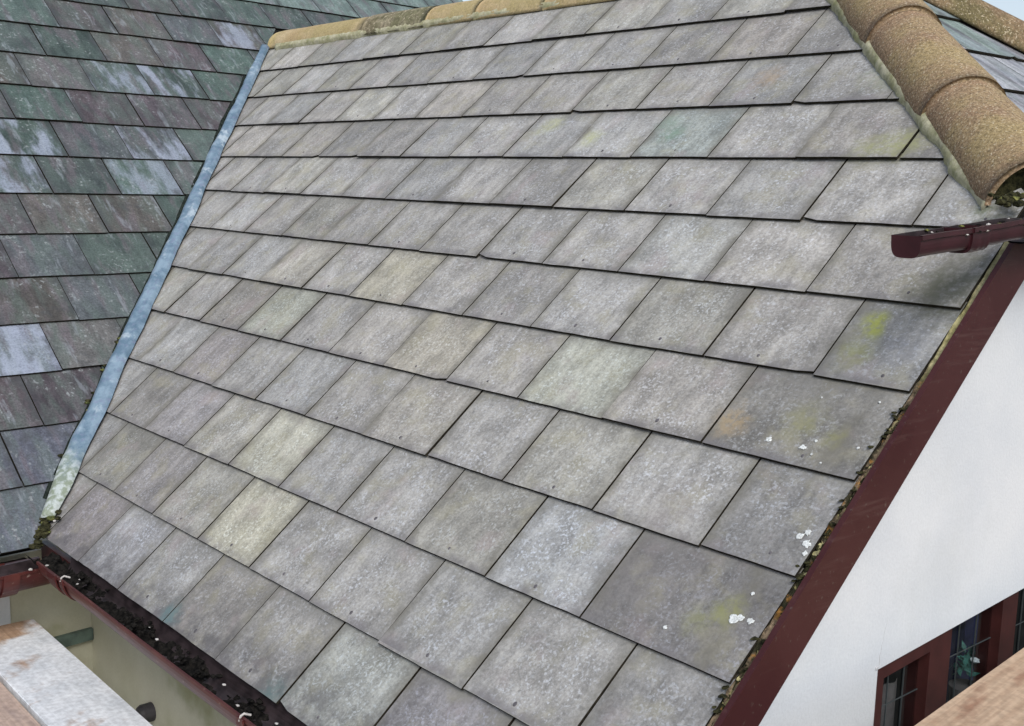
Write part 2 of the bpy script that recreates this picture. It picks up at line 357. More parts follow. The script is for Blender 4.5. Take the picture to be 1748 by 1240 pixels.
def slates(name,F,rows,phase,ulo,uhi,hps,tint,mat,label=None,rivets=False,skip=None,extra=None,seed=1,jit=1.0,und=None):
    rg=random.Random(seed)
    V=[];Fc=[];Fm=[];T=[];Rn=[]
    for r in rows:
        ph=phase(r)
        rowj=rg.uniform(-.0012,.0012)
        n0=math.floor(ulo/W)-1; n1=math.ceil(uhi/W)+1
        joints=[n+ph for n in range(n0,n1+1)]
        if skip: joints=[j for j in joints if not skip(r,j)]+[uhi/W+.3]
        hpr=hps(r) if callable(hps) else hps
        for a,b in zip(joints[:-1],joints[1:]):
            g0=rg.choice([.0016,.0024,.0032,.0042])*jit; g1=rg.choice([.0010,.0016,.0022])
            vt=r*G+rowj+rg.uniform(-.0016,.0016)*jit; lift=rg.uniform(0,.0012)
            if rg.random()<.14: lift+=rg.uniform(.002,.004); vt+=rg.uniform(-.001,.003)
            sk=rg.uniform(-.002,.002)*jit
            ua=a*W+g0; ub=b*W-g1
            # tail edge with a few chips so that it is not ruler straight
            tail=[]
            nseg=7
            for i in range(nseg+1):
                t=i/nseg; q=rg.uniform(-.0006,.0006)
                tail.append((ub+(ua-ub)*t, vt+sk*(t-.5)+q))
            if rg.random()<.10:
                q=rg.uniform(.004,.012); e=rg.choice([0,-1]); x_,y_=tail[e]; tail[e]=(x_,y_-q)
            poly=[(ua+rg.uniform(-.0005,.0005),vt-1.12*G),(ub,vt-1.12*G)]+tail
            poly=clip(poly,hpr)
            if len(poly)<3: continue
            ar=0
            for i in range(len(poly)): x0,y0=poly[i];x1,y1=poly[(i+1)%len(poly)]; ar+=x0*y1-x1*y0
            if abs(ar)<2e-4: continue
            n=len(V); k=len(poly)
            roll=rg.uniform(-.0007,.0007)
            hh=lambda u,v: lift*max(0,1-(vt-v)/G)+roll*(2*(u-ua)/(ub-ua)-1)-(vt-v)*SLP
            V+=[(u,v,hh(u,v)) for u,v in poly]+[(u,v,hh(u,v)-THK) for u,v in poly]
            tc=tint(r,(a+b)/2,rg); rv=(rg.random(),rg.random(),rg.random(),tc[3] if len(tc)>3 else 0)
            T+=[(*tc[:3],1)]*(2*k); Rn+=[rv]*(2*k)
            up=ar>0
            idx=list(range(n,n+k))
            Fc.append(tuple(idx if not up else idx[::-1]) if False else tuple(idx)); Fm.append(0)
            Fc.append(tuple(i+k for i in idx[::-1])); Fm.append(1)
            for i in range(k):
                j=(i+1)%k; Fc.append((n+i,n+k+i,n+k+j,n+j)); Fm.append(1)
            if rivets and rg.random()<.72:
                uc=(ua+ub)/2+rg.uniform(-.01,.01); vc=vt-.026+rg.uniform(-.004,.004)
                if clip([(uc-.01,vc-.01),(uc+.01,vc-.01),(uc+.01,vc+.01),(uc-.01,vc+.01)],hpr)[:]:
                    n=len(V); rr=rg.uniform(.0035,.0062)
                    for hgt,sc in ((.0002,1),(.0018,.7)):
                        for q in range(8):
                            an=q*math.pi/4; V.append((uc+rr*sc*math.cos(an)*.8,vc+rr*sc*math.sin(an),hh(uc,vc)+hgt))
                    for q in range(8): q2=(q+1)%8; Fc.append((n+q,n+q2,n+8+q2,n+8+q)); Fm.append(2)
                    Fc.append(tuple(n+8+q for q in range(8))); Fm.append(2)
                    T+=[(.1,.1,.1,1)]*16; Rn+=[(0,0,0,0)]*16
    if extra:
        for (x,y,r0,ecc) in extra:
            rr=(y/G)%1; hz=-((math.ceil(y/G)*G)-y)*SLP+.0022
            n=len(V); k=16; an0=rg.random()*6
            for hgt,sc in ((0,1),(.0013,.75)):
                for q in range(k):
                    an=an0+q*2*math.pi/k; rad=r0*.9*sc*(1+.6*noise.noise(Vector((x*50+math.cos(an)*1.6,y*50+math.sin(an)*1.6,3))))*rg.uniform(.75,1.15)
                    V.append((x+rad*ecc*math.cos(an),y+rad*math.sin(an),hz+hgt))
            for q in range(k): q2=(q+1)%k; Fc.append((n+q,n+q2,n+k+q2,n+k+q)); Fm.append(3)
            Fc.append(tuple(n+k+q for q in range(k))); Fm.append(3)
            T+=[(.8,.8,.8,1)]*(2*k); Rn+=[(0,0,0,0)]*(2*k)
    # underlay sheet in the same mesh
    for ra,rb,hq in (und or [(rows[0]*G-.35,rows[-1]*G-.012,hps)]):
     us=clip([(ulo,ra),(uhi,ra),(uhi,rb),(ulo,rb)],hq)
     n=len(V); V+=[(u,v,-.0135) for u,v in us]+[(u,v,-.04) for u,v in us]; k=len(us)
     T+=[(.1,.1,.1,1)]*(2*k); Rn+=[(0,0,0,0)]*(2*k)
     Fc.append(tuple(range(n,n+k))); Fm.append(4); Fc.append(tuple(range(n+k,n+2*k))[::-1]); Fm.append(4)
     for i in range(k): j=(i+1)%k; Fc.append((n+i,n+k+i,n+k+j,n+j)); Fm.append(4)
    o=mesh(name,V,Fc,[mat,EDGE,RIV,LICH,UNDER],house,Fm,cols={'tint':T,'rnd':Rn})
    bm=bmesh.new(); bm.from_mesh(o.data); bmesh.ops.recalc_face_normals(bm,faces=bm.faces); bm.to_mesh(o.data); bm.free()
    o.matrix_world=F
    if label:o['label']=label
    return o
# --- main slope
OV={(10,-.5):(.50,.48,.36),(9,-1.0):(.47,.46,.36),(9,-2.0):(.40,.385,.33),(7,0.0):(.42,.385,.30),(8,.5):(.385,.36,.31),(7,2.0):(.41,.42,.34),
 (6,-1.5):(.43,.40,.30),(6,-3.5):(.40,.375,.31),(7,-3.0):(.37,.38,.30),(1,1.0):(.33,.30,.265),(3,1.0):(.29,.33,.30),(5,2.0):(.40,.40,.37),
 (7,4.125):(.235,.225,.20),(9,4.125):(.20,.19,.185),(8,4.375):(.25,.245,.235),(6,4.375):(.28,.28,.265),(10,4.375):(.27,.265,.255),(11,4.125):(.23,.23,.225),
 (11,3.0):(.235,.225,.235),(11,2.0):(.33,.345,.31),(11,-2.0):(.33,.33,.34),(11,-3.0):(.27,.24,.24),(10,-3.0):(.27,.24,.235),(10,-2.5):(.29,.27,.26),(8,-3.5):(.32,.29,.28),(9,-3.0):(.32,.30,.30),(7,-4.0):(.29,.27,.235),(9,3.0):(.40,.41,.41)}
def t1(r,u,rg):
    b=rg.gauss(.304,.030); q=rg.gauss(0,.012); c=[b*(1.025+q),b*1.0,b*(.952-q)]
    if rg.random()<.12: c=[b*1.03,b*1.01,b*.92]
    for (rr,uu),cc in OV.items():
        if rr==r and abs(uu-u)<.2:
            g=sum(cc)/3; g2=g*.55+.318*.45 if g>.318 else g; return [(g2+(x-g)*.6)*.94 for x in cc]
    if r<=3 and u>2.2: c=[x*.86 for x in c]
    if r>=10: c=[x*.93 for x in c]
    return c
VALA,VALB=-3.134,.8144
hp1=[(-1,VALB,-(VALA+.002)),(1,-1,.605),(1,0,1.4245),(0,-1,.345)]
lich=[(1.199,1.573,.0075,1.2),(1.283,1.573,.0065,1.3),(1.301,1.551,.004,1),(1.394,1.546,.0035,1),(1.376,1.425,.003,1),(1.387,1.766,.0085,1),(1.398,1.754,.008,1),(1.409,1.777,.0095,1.1),(1.417,1.798,.006,1),(1.361,1.967,.011,1.2),(1.371,1.960,.009,1),(1.392,1.958,.008,1),(1.241,2.032,.0055,1),(1.364,1.906,.0045,1),(1.34,1.60,.003,1),(1.31,1.585,.003,1),(1.25,1.44,.0025,1)]
slates('slate_roof',F1,range(-1,12),lambda r:(r*.5)%1,-3.6,1.43,hp1,t1,SL_G,'pale grey weathered slate slope with yellow lichen spots',rivets=True,
  skip=lambda r,j: (r>=4 and (j>4.01)) or (r>=4 and r%2==1 and j>3.6) or (r<4 and j>4.2),extra=lich,seed=5)
# --- left roof
PAL=[(.10,.150,.135),(.095,.135,.125),(.14,.118,.132),(.125,.108,.125),(.105,.12,.132),(.135,.128,.12),(.11,.15,.14),(.09,.115,.115),(.15,.15,.15)]
SHEEN=[(2,1.0,.0),(3,1.5,1),(3,.5,.8),(5,.5,1),(5,-1.5,1),(6,-2,1),(10,-3,1),(2,3.5,.6),(1,3.5,.9),(6,0,.7),(0,5.5,.6),(12,-4,.5)]  # slates given painted wet sheen: row, column, amount
def t2(r,u,rg):
    c=list(rg.choice(PAL)); k=rg.uniform(.45,.85); c=[x*k for x in c]
    al=0
    for rr,uu,a in SHEEN:
        if rr==r and abs(u-uu)<.3: al=a
    if (r,round(u,1)) in ((10,-3.0),): c=[.21,.235,.30]
    if r>=12: c=[.095,.103,.132]
    if u>3 and r<0: c=[.14,.19,.18]
    return (*c,al)
# valley line in the left roof's coordinates through (1.0107,.4243) and (-1.0211,2.9278)
sx=(-1.0211-1.0107)/(2.9278-.4243)
hp2=[(1,-sx,1.0107-sx*.4243-.002)]
hp2u=[(1,0,3.28)]
slates('slate_roof',F2,range(-8,14),lambda r:((r-3)*.5)%1,-2.6,3.3,lambda r:hp2 if r>0 else hp2u,t2,SL_D,'dark green and purple slate slope left of the valley',seed=9,und=[(-8*G-.35,.04,hp2u),(.04,13*G-.012,hp2)])
# --- half hip end
k3=.741/(1/math.cos(p3))
hp3=[(-1,-k3,0),(1,-k3,0)]
slates('slate_roof',F3,range(0,7),lambda r:(r*.5)%1,-1.6,1.6,[(-1,-k3,.0),(1,-k3,.0),(0,1,1.41)],lambda r,u,rg:(*rg.choice([(.30,.33,.33),(.22,.28,.26),(.34,.35,.38),(.27,.28,.30)]),.35),SL_D,'small hipped slate slope behind the brown hip tiles',seed=4)
# --- back slope of the wing
slates('slate_roof',F4,range(-1,12),lambda r:(r*.5)%1,-1.43,3.3,[(-1,-1,.62),(-1,0,1.4245),(0,-1,.345)],t1,SL_G,seed=21)
# ------------------------------------------------------------ valley flashing
rg=random.Random(3)
def valley():
    V=[];Fc=[];n=120;k=9
    for i in range(n+1):
        t=i/n; b=-.19+t*(2.50+.19); a=VALA+VALB*b
        wl=(.030+.012*t)*(1 if t<.96 else 1-.35*(t-.96)/.04)+.010*noise.noise(Vector((b*5,0,0)))+.004*noise.noise(Vector((b*17,3,0)))
        wr=(.030+.012*t)*(1 if t<.96 else 1-.35*(t-.96)/.04)+.010*noise.noise(Vector((b*5,9,0)))+.004*noise.noise(Vector((b*17,13,0)))
        sh=.020*noise.noise(Vector((b*4,5,0)))
        base=on(F1,a,b,0)
        # lateral directions: along each slope, square to the valley line
        dv=(F1.to_3x3()@Vector((VALB,1,0))).normalized()
        n1=F1.to_3x3()@Vector((0,0,1)); n2=F2.to_3x3()@Vector((0,0,1))
        r1=dv.cross(n1); r1=-r1 if r1.dot(F1.to_3x3()@Vector((1,0,0)))<0 else r1
        l2=dv.cross(n2); l2=-l2 if l2.dot(F2.to_3x3()@Vector((1,0,0)))>0 else l2
        m=(n1+n2).normalized()
        hb=.030+.005*noise.noise(Vector((b*6,2,7)))
        for j in range(k):
            s=-1+2*j/(k-1)
            side=(r1*(wr*s+sh*.4) if s>=0 else l2*(-wl*s-sh*.4))
            lift=m*(hb*(1-abs(s)**2.2)+.008)
            wob=m*.003*noise.noise(Vector((b*22,s*3,1)))
            V.append(F1.inverted()@(base+side+lift+wob))
    for i in range(n):
        for j in range(k-1):
            q=i*k+j; Fc.append((q,q+1,q+k+1,q+k))
    # skirt to the slates
    Fc.append(tuple(range(k))[::-1]); Fc.append(tuple(n*k+j for j in range(k)))
    o=mesh('valley_flashing',V,Fc,LEAD,house,smooth=True); o.matrix_world=F1
    return o
valley()
def clump(mb,c,r,m=0,sq=(1,1,.6),seg=2,seed=0,amp=.5):
    bm=bmesh.new(); bmesh.ops.create_icosphere(bm,subdivisions=seg,radius=1)
    n=len(mb.v)
    for v in bm.verts:
        d=v.co.normalized(); k=1+amp*noise.noise(d*1.7+Vector((seed*3.1,seed,0)))+amp*.5*noise.noise(d*5+Vector((seed,0,seed)))
        mb.v.append(Vector(c)+Vector((d.x*sq[0],d.y*sq[1],d.z*sq[2]))*r*k)
    for f in bm.faces: mb.f.append(tuple(n+v.index for v in f.verts)); mb.m.append(m)
    bm.free()
strip_args=1
# dark clumps thickening the modelled valley shade, and moss heaped at its foot
mb=MB()
for i in range(14):
    b=rg.uniform(1.6,2.4); base=on(F1,VALA+VALB*b,b,0)
    l2=(F2.to_3x3()@Vector((-1,-.8,0))).normalized()
    clump(mb,base+l2*rg.uniform(.038,.052)+Vector((0,0,.0)),rg.uniform(.006,.014),rg.choice([0,0,0,1]),(1.2,1.2,.5),1,i)
for i in range(70):
    b=2.5+rg.uniform(-.05,.09); 
    clump(mb,on(F1,VALA+VALB*b+rg.gauss(-.015,.03),b,.005+rg.uniform(0,.012)),rg.uniform(.006,.016),rg.choice([0,0,0,0,1]),(1.2,1,.5),2,i+300)
for i in range(5): clump(mb,on(F1,VALA+VALB*2.5+rg.gauss(-.03,.04),2.5+rg.uniform(-.02,.1),.03),.006,2,(1,1,.6),1,i+400)
mb.build('valley_moss_and_shade',[MOSS,MOSSG,CLIP],house)['kind']='stuff'
# ------------------------------------------------------------ ridge & hip tiles
def halfround(name,p0,p1,up,r0,r1,mat,label=None,seed=0,thick=.014,arc=math.pi,lip=True,seg=28,rough=.0008):
    p0=Vector(p0);p1=Vector(p1);d=(p1-p0);L=d.length;d.normalize();up=Vector(up);up=(up-d*up.dot(d)).normalized();s=d.cross(up)
    nl=14;V=[];Fc=[]
    stt=[i/nl for i in range(nl+1)]
    for lay in (0,1):
        for i,t in enumerate(stt):
            rr=r0+(r1-r0)*t-(thick if lay else 0)
            if t>.985 and lay==0: rr-=.002
            if t<.015 and lay==0: rr-=.002
            for j in range(seg+1):
                an=-arc/2+arc*j/seg
                q=rr+(rough*2*noise.noise(Vector((seed*7+t*L*5,an*1.5,lay*5))) if lay==0 else 0)
                V.append(p0+d*(t*L)+(up*math.cos(an)+s*math.sin(an))*q)
    n=(nl+1)*(seg+1); w=seg+1
    for i in range(nl):
        for j in range(seg):
            q=i*w+j; Fc.append((q,q+1,q+w+1,q+w)); Fc.append((n+q+1,n+q,n+q+w,n+q+w+1))
    for i in (0,nl):
        for j in range(seg):
            q=i*w+j; f=(q,q+1,n+q+1,n+q); Fc.append(f if i==0 else f[::-1])
    for j in (0,seg):
        for i in range(nl):
            q=i*w+j; f=(q,q+w,n+q+w,n+q); Fc.append(f if j==0 else f[::-1])
    c=(p0+p1)/2
    V=[v-c for v in V]
    o=mesh(name,V,Fc,mat,house,smooth=True); o.matrix_world=Matrix.Translation(c)
    if label:o['label']=label
    return o
# ridge
zr=.249-.103
# hand laid ends follow the photographed foot line (b -.19 at the valley, -.244 near the apex)
def rpt(x):
    t=(x+3.28)/(3.28+.28); sag=.004*(1-t)
    return Vector((x,.274-.008*(1-t),zr-sag*.9))
xs=[-3.31,-2.36,-1.84,-1.47,-1.02,-.57,-.14,.25]
for i in range(len(xs)-1):
    mt=RIDGE_D if i==1 else RIDGE
    halfround('ridge_tile',rpt(xs[i]),rpt(xs[i+1]-.006),(0,0,1),.106+(.006 if i==1 else 0),.106+(.004 if i==1 else .002),mt,'dark mossy ridge tile' if i==1 else None,seed=i)
# hip tiles near and far
def hiprow(sign,ts,rad,bed):
    d=Vector((1,-.741*sign,-.672)).normalized()
    nA=Vector((0,-.6717*sign,.7408)); nB=Vector((math.sin(p3),0,math.cos(p3))); m=(nA+nB).normalized()
    for i in range(len(ts)-1):
        a=A0+Vector((1,-.741*sign,-.672))*(ts[i]-.28)-m*.052; b=A0+Vector((1,-.741*sign,-.672))*(ts[i+1]-.28-.003)-m*.052
        j=.003*(i%2)
        halfround('hip_tile',a+m*.0,b+m*(.004+j),m,rad-.003,rad+.003,HIP if sign>0 else FHIP,seed=20+i+5*sign,thick=.016,rough=.0012)
hiprow(1,[.30,.475,.802,1.13,1.431],.108,1)
hiprow(-1,[.30,.475,.802,1.13,1.431,1.47],.108,1)
# mortar bedding along feet of near hip + joints
def strip(name,F,path,wfun,hfun,mat,label=None,n=160,seed=0,k=6,smooth=True):
    V=[];Fc=[]
    (u0,v0),(u1,v1)=path; du,dv=u1-u0,v1-v0; L=math.hypot(du,dv); du/=L;dv/=L; nx,ny=-dv,du
    for i in range(n+1):
        t=i/n;s=t*L; a0,a1=wfun(s,seed)
        for j in range(k):
            q=j/(k-1); off=a0+(a1-a0)*q
            h=hfun(s,q,seed)
            V.append((u0+du*s+nx*off,v0+dv*s+ny*off,h))
    for i in range(n):
        for j in range(k-1):
            q=i*k+j; Fc.append((q,q+1,q+k+1,q+k))
    Fc.append(tuple(range(k))[::-1]); Fc.append(tuple(n*k+j for j in range(k)))
    o=mesh(name,V,Fc,mat,house,smooth=smooth)
    bm=bmesh.new(); bm.from_mesh(o.data); bmesh.ops.recalc_face_normals(bm,faces=bm.faces)
    bm.to_mesh(o.data); bm.free()
    o.matrix_world=F
    if label:o['label']=label
    return o
nz=lambda *a: noise.noise(Vector(a))
# hip bedding on the main slope: line a-b=.485, runs from apex down; offset to the left (negative side) is photographed edge
def hw(s,sd): 
    return (-.020-.014*nz(s*9,sd,1)-.006*nz(s*40,sd,3), .030)
def hh_(s,q,sd):
    if q==0: return -.012
    return .004+.036*q**.7+.004*nz(s*35,q*4,sd)
# path direction (1,1): left normal = (-.707,.707) -> towards main slope
strip('hip_mortar_and_end',F1,((.16,-.325),(1.345,.860)),lambda s,sd:(.013+.009*nz(s*9,sd,1)+.005*nz(s*40,sd,3),-.022),lambda s,q,sd:(-.012 if q==0 else .003+.017*min(1,q*1.6)+.002*nz(s*25,q*3,sd)),MORT,None,seed=2)
strip('ridge_mortar',F1,((-3.20,-.203),(.30,-.25)),lambda s,sd:(.006+.008*nz(s*7,sd,1)+.004*nz(s*30,sd,3),-.022),lambda s,q,sd:(-.012 if q==0 else .004+.012*min(1,q*1.5)+.004*nz(s*35,q*4,sd)),MORT,None,seed=8,n=260)
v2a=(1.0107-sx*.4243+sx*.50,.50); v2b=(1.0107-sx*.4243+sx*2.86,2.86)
strip('valley_moss_and_shade',F2,(v2a,v2b),lambda s,sd:(.028,.052+.010*nz(s*3,sd,1)+.004*nz(s*11,sd,3)),lambda s,q,sd:(-.012 if q in(0,1) else .001+.004*nz(s*30,q*5,sd)),VSHADE,None,seed=4,n=300)  # near-black ribbon modelled for the shade gap beside the flashing
# dark moss-coloured disc closing the end of the lowest hip tile
for tt in (1.428,):
    d=Vector((1,-.741,-.672)).normalized()
    nA=Vector((0,-.6717,.7408)); nB=Vector((math.sin(p3),0,math.cos(p3))); m=(nA+nB).normalized(); s=d.cross(m)
    c=A0+Vector((1,-.741,-.672))*(tt-.28-.014)-m*.052
    V=[c]+[c+(m*math.cos(a)+s*math.sin(a))*.1 for a in [(-90+180*i/24)*math.pi/180 for i in range(25)]]
    V=[v for v in V]; o=mesh('hip_mortar_and_end',V,[(0,i,i+1) for i in range(1,25)],MOSS,house)
# debris and moss where the hip meets the gutter
mb=MB()
for i in range(60):
    x=rg.uniform(1.40,1.455); y=rg.uniform(-.74,-.3)
    clump(mb,(x,y,-.52-.672*(x-1.40)-.03+rg.uniform(0,.01)),rg.uniform(.007,.016),rg.choice([0,0,1]),(1,1,.6),1,i+50)
mb.build('eaves_moss',[MOSS,MOSSG],house)['kind']='stuff'
# ------------------------------------------------------------ verge: mortar + bargeboard
def vh(s,q,sd):
    if q==0 or q==1: return -.03
    k=max(.25,min(1,(s-.40)/.2))
    return -.010+k*(.008*nz(s*34,q*6,sd)+.004*nz(s*90,q*9,sd))+.004*nz(s*9,q*2,sd)
strip('verge_mortar',F1,((1.434,.88),(1.434,2.60)),lambda s,sd:(.012+.006*nz(s*14,sd,0),-.0095),vh,VMORT,None,n=500,seed=5,k=9)
mb=MB(); ns,nk=620,9
for i in range(ns+1):
    b=1.33+(2.50-1.33)*i/ns; g_=nz(b*7,1,0)+.35*nz(b*23,4,0)
    for j in range(nk):
        q=-1+2*j/(nk-1)
        h=-.016+.016*max(-.5,min(.75,g_+.25))*(1-abs(q)**2.5)+.006*nz(b*70,q*3,7)+.004*nz(b*160,q*7,2)
        mb.v.append(on(F1,1.4335+q*.0125+.004*nz(b*26,5,0),b,h))
for i in range(ns):
    for j in range(nk-1):
        a_=i*nk+j; mb.f.append((a_,a_+1,a_+nk+1,a_+nk)); mb.m.append(0 if nz(i*.11,j*.5,3)>-.12 else 2)
for i in range(60):
    b=rg.uniform(1.4,2.34)
    if nz(b*7,1,0)<.0: continue
    c=on(F1,1.429+rg.gauss(0,.005),b,-.003); clump(mb,c,rg.uniform(.002,.0055),0,(1,1.8,.45),2,i)
mb.build('verge_moss',[MOSS,MOSSG,VMORT],house)['kind']='stuff'
mb=MB()
def bx(F,a0,a1,b0,b1,h0,h1): return [on(F,*p) for p in ((a0,b0,h0),(a1,b0,h0),(a1,b1,h0),(a0,b1,h0),(a0,b0,h1),(a1,b0,h1),(a1,b1,h1),(a0,b1,h1))]
mb.hexa(bx(F1,1.4455,1.4575,.86,2.62,-.092,.004)); mb.build('bargeboard',BROWN,house)['label']='long dark red brown bargeboard under the verge'
mb=MB(); mb.hexa(bx(F1,1.400,1.4450,.90,2.60,-.088,-.045)); mb.build('soffit_board',BROWN,house)
# ------------------------------------------------------------ walls
XW=1.40; YW=-1.68
# window quad on the gable wall (y,z); head slightly out of level as photographed
def zh(y): return -1.523+(y+1.016)*.062
wy0,wy1=-1.020,.02; ZS=-2.35
mb=MB()
def wp(y,z,x=XW): return (x,y,z)
def zr_(y): # top of gable wall under slates
    return (y/ct*st_) -.050 if y<0 else 0
ytop=-.72; ztop=-.70
def ztopf(y):
    yl=ytop
    if y<yl: return (y*st_/ct)-.055
    if y>2*A0.y-yl: return ((2*A0.y-y)*st_/ct)-.055
    return yl*st_/ct-.055
yb=2*A0.y-YW
mb.poly([wp(YW,-5),wp(wy0,-5),wp(wy0,ztopf(wy0)),wp(YW,ztopf(YW))])
mb.poly([wp(wy0,zh(wy0)),wp(wy1,zh(wy1)),wp(wy1,ztopf(wy1)),wp(ytop,ztopf(ytop)),wp(wy0,ztopf(wy0))])
mb.poly([wp(wy0,-5),wp(wy1,-5),wp(wy1,ZS),wp(wy0,ZS)])
y2=2*A0.y-ytop
mb.poly([wp(wy1,-5),wp(yb,-5),wp(yb,ztopf(yb)),wp(y2,ztopf(y2)),wp(wy1,ztopf(wy1))])
D=.05   # reveals
mb.poly([wp(wy0,zh(wy0)),wp(wy0,zh(wy0),XW-D),wp(wy1,zh(wy1),XW-D),wp(wy1,zh(wy1))])
mb.poly([wp(wy0,ZS),wp(wy0,ZS,XW-D),wp(wy0,zh(wy0),XW-D),wp(wy0,zh(wy0))])
mb.poly([wp(wy1,zh(wy1)),wp(wy1,zh(wy1),XW-D),wp(wy1,ZS,XW-D),wp(wy1,ZS)])
mb.poly([wp(wy0,ZS),wp(wy1,ZS),wp(wy1,ZS,XW-D),wp(wy0,ZS,XW-D)])
gw=mb.build('wall',WHITE,house); gw['label']='smooth white rendered gable wall'
# hairline crack rising from the window corner
mb=MB(); pts=[]
for i in range(26):
    t=i/25; pts.append((XW+.0002,-1.018+.022*t**1.6+.003*nz(t*6,0,0),-1.520+.105*t))
mb.tube(pts,[.0010*(1-t/28) for t in range(26)],5); clump(mb,(XW+.001,-1.026,-1.518),.007,0,(.3,1,.8),1,3)
mb.build('wall_crack',simple('crack_grey',(.47,.48,.50),.9,.1,20),house)
# front eaves wall and left house wall
e2=Vector((-0.09222364,0.99573832,0)); nh=Vector((.99573832,.09222364,0))
c0=-1.36584
def p2(y,z,off=0): x=(c0+off-nh.y*y)/nh.x; return Vector((x,y,z))
xc=p2(YW,0).x
mb=MB(); mb.poly([(xc,YW,-5),(XW,YW,-5),(XW,YW,-1.78),(xc,YW,-1.78)]); mb.build('wall',CREAM,house)['label']='shaded cream wall below the long gutter'
mb=MB(); mb.poly([p2(-4.8,-5),p2(YW,-5),p2(YW,-1.80),p2(-4.8,-1.80)]); o=mb.build('wall',CREAM,house); o['label']='cream wall below the darker left roof'
mb=MB(); mb.hexa([p2(-1.95,-2.02,.0),p2(-1.95,-2.02,.004),p2(-1.956,-1.80,.004),p2(-1.956,-1.80,0),p2(-4.7,-2.02,0),p2(-4.7,-2.02,.004),p2(-4.7,-1.80,.004),p2(-4.7,-1.80,0)])
a=p2(-1.956,0);b_=p2(-4.7,0)
mb=MB(); mb.hexa([(a.x,a.y,-5),(a.x+.006,a.y,-5),(b_.x+.006,b_.y,-5),(b_.x,b_.y,-5),(a.x,a.y,-1.85),(a.x+.006,a.y,-1.85),(b_.x+.006,b_.y,-1.85),(b_.x,b_.y,-1.85)])
mb.build('wall_panel',WHITE,house)['label']='pale panel at the far left of the cream wall'
mb=MB(); a=p2(-1.84,0);b_=p2(YW-.002,0)
mb.hexa([(a.x,a.y,-2.155),(a.x+.02,a.y,-2.155),(b_.x+.02,b_.y,-2.155),(b_.x,b_.y,-2.155),(a.x,a.y,-2.115),(a.x+.02,a.y,-2.115),(b_.x+.02,b_.y,-2.115),(b_.x,b_.y,-2.115)])
mb.build('wall_band',BAND,house)
mb=MB(); mb.tube([(-.715,YW,-2.235),(-.715,YW-.035,-2.235),(-.715,YW-.045,-2.235)],[.03,.03,.024],16); mb.build('overflow_pipe',PIPE,house,smooth=False)
# fascias and soffits
mb=MB(); mb.box((xc+.1,-1.872,-1.815),(1.444,-1.852,-1.745)); mb.box((xc+.1,-1.852,-1.815),(1.39,YW-.001,-1.80)); mb.build('fascia',BROWN,house)
mb=MB()
def hx2(y0,y1,o0,o1,z0,z1): 
    return [p2(y0,z0,o0),p2(y0,z0,o1),p2(y1,z0,o1),p2(y1,z0,o0),p2(y0,z1,o0),p2(y0,z1,o1),p2(y1,z1,o1),p2(y1,z1,o0)]
mb.hexa(hx2(-4.8,-1.9,.135,.155,-1.83,-1.775)); mb.hexa(hx2(-4.8,-1.9,.001,.135,-1.83,-1.815)); mb.build('fascia',BROWN,house)
# ------------------------------------------------------------ gutters
def gutter(name,p0,p1,out,a,dep,mat,seed=0,caps=(False,False),inside=GUTIN,label=None,bead=.0035,ex=1.0):
    p0=Vector(p0);p1=Vector(p1);d=(p1-p0).normalized();out=Vector(out);out=(out-d*out.dot(d)).normalized();up=d.cross(out);up=-up if up.z<0 else up
    n=24;seg=18;V=[];Fc=[];Fm=[]
    prof=[]
    for j in range(seg+1):
        an=math.pi*j/seg; cx_,sx_=math.cos(an),math.sin(an); prof.append((math.copysign(abs(cx_)**ex,cx_)*a,-(abs(sx_)**ex)*dep))
    outer=[(a+bead,.0),(a+bead,-.007),(a,-.0085)]+[(x,y) for x,y in prof[1:-1]]+[(-a,0)]
    inner=[(-a+.003,0)]+[(x*(1-.003/a),y*(1-.003/dep)) for x,y in prof[1:-1]][::-1]+[(a-.003,-.0),(a-.003,.0015),(a+bead,.0015)]
    loop=outer+inner; k=len(loop)
    for i in range(n+1):
        t=i/n; c=p0.lerp(p1,t)+up*(.0025*nz(t*4,seed,0))
        for x,y in loop: V.append(c+out*x+up*y)
    no=len(outer)
    for i in range(n):
        for j in range(k):
            j2=(j+1)%k; Fc.append((i*k+j,i*k+j2,(i+1)*k+j2,(i+1)*k+j)); Fm.append(0 if j<no-1 or j>=k-3 else 1)
    for e,cp in ((0,caps[0]),(n,caps[1])):
        if cp:
            Fc.append(tuple(e*k+j for j in range(no))); Fm.append(0)
    o=mesh(name,V,Fc,[mat,inside],house,Fm)
    bm=bmesh.new(); bm.from_mesh(o.data); bmesh.ops.recalc_face_normals(bm,faces=bm.faces); bm.to_mesh(o.data); bm.free()
    if label:o['label']=label
    return o
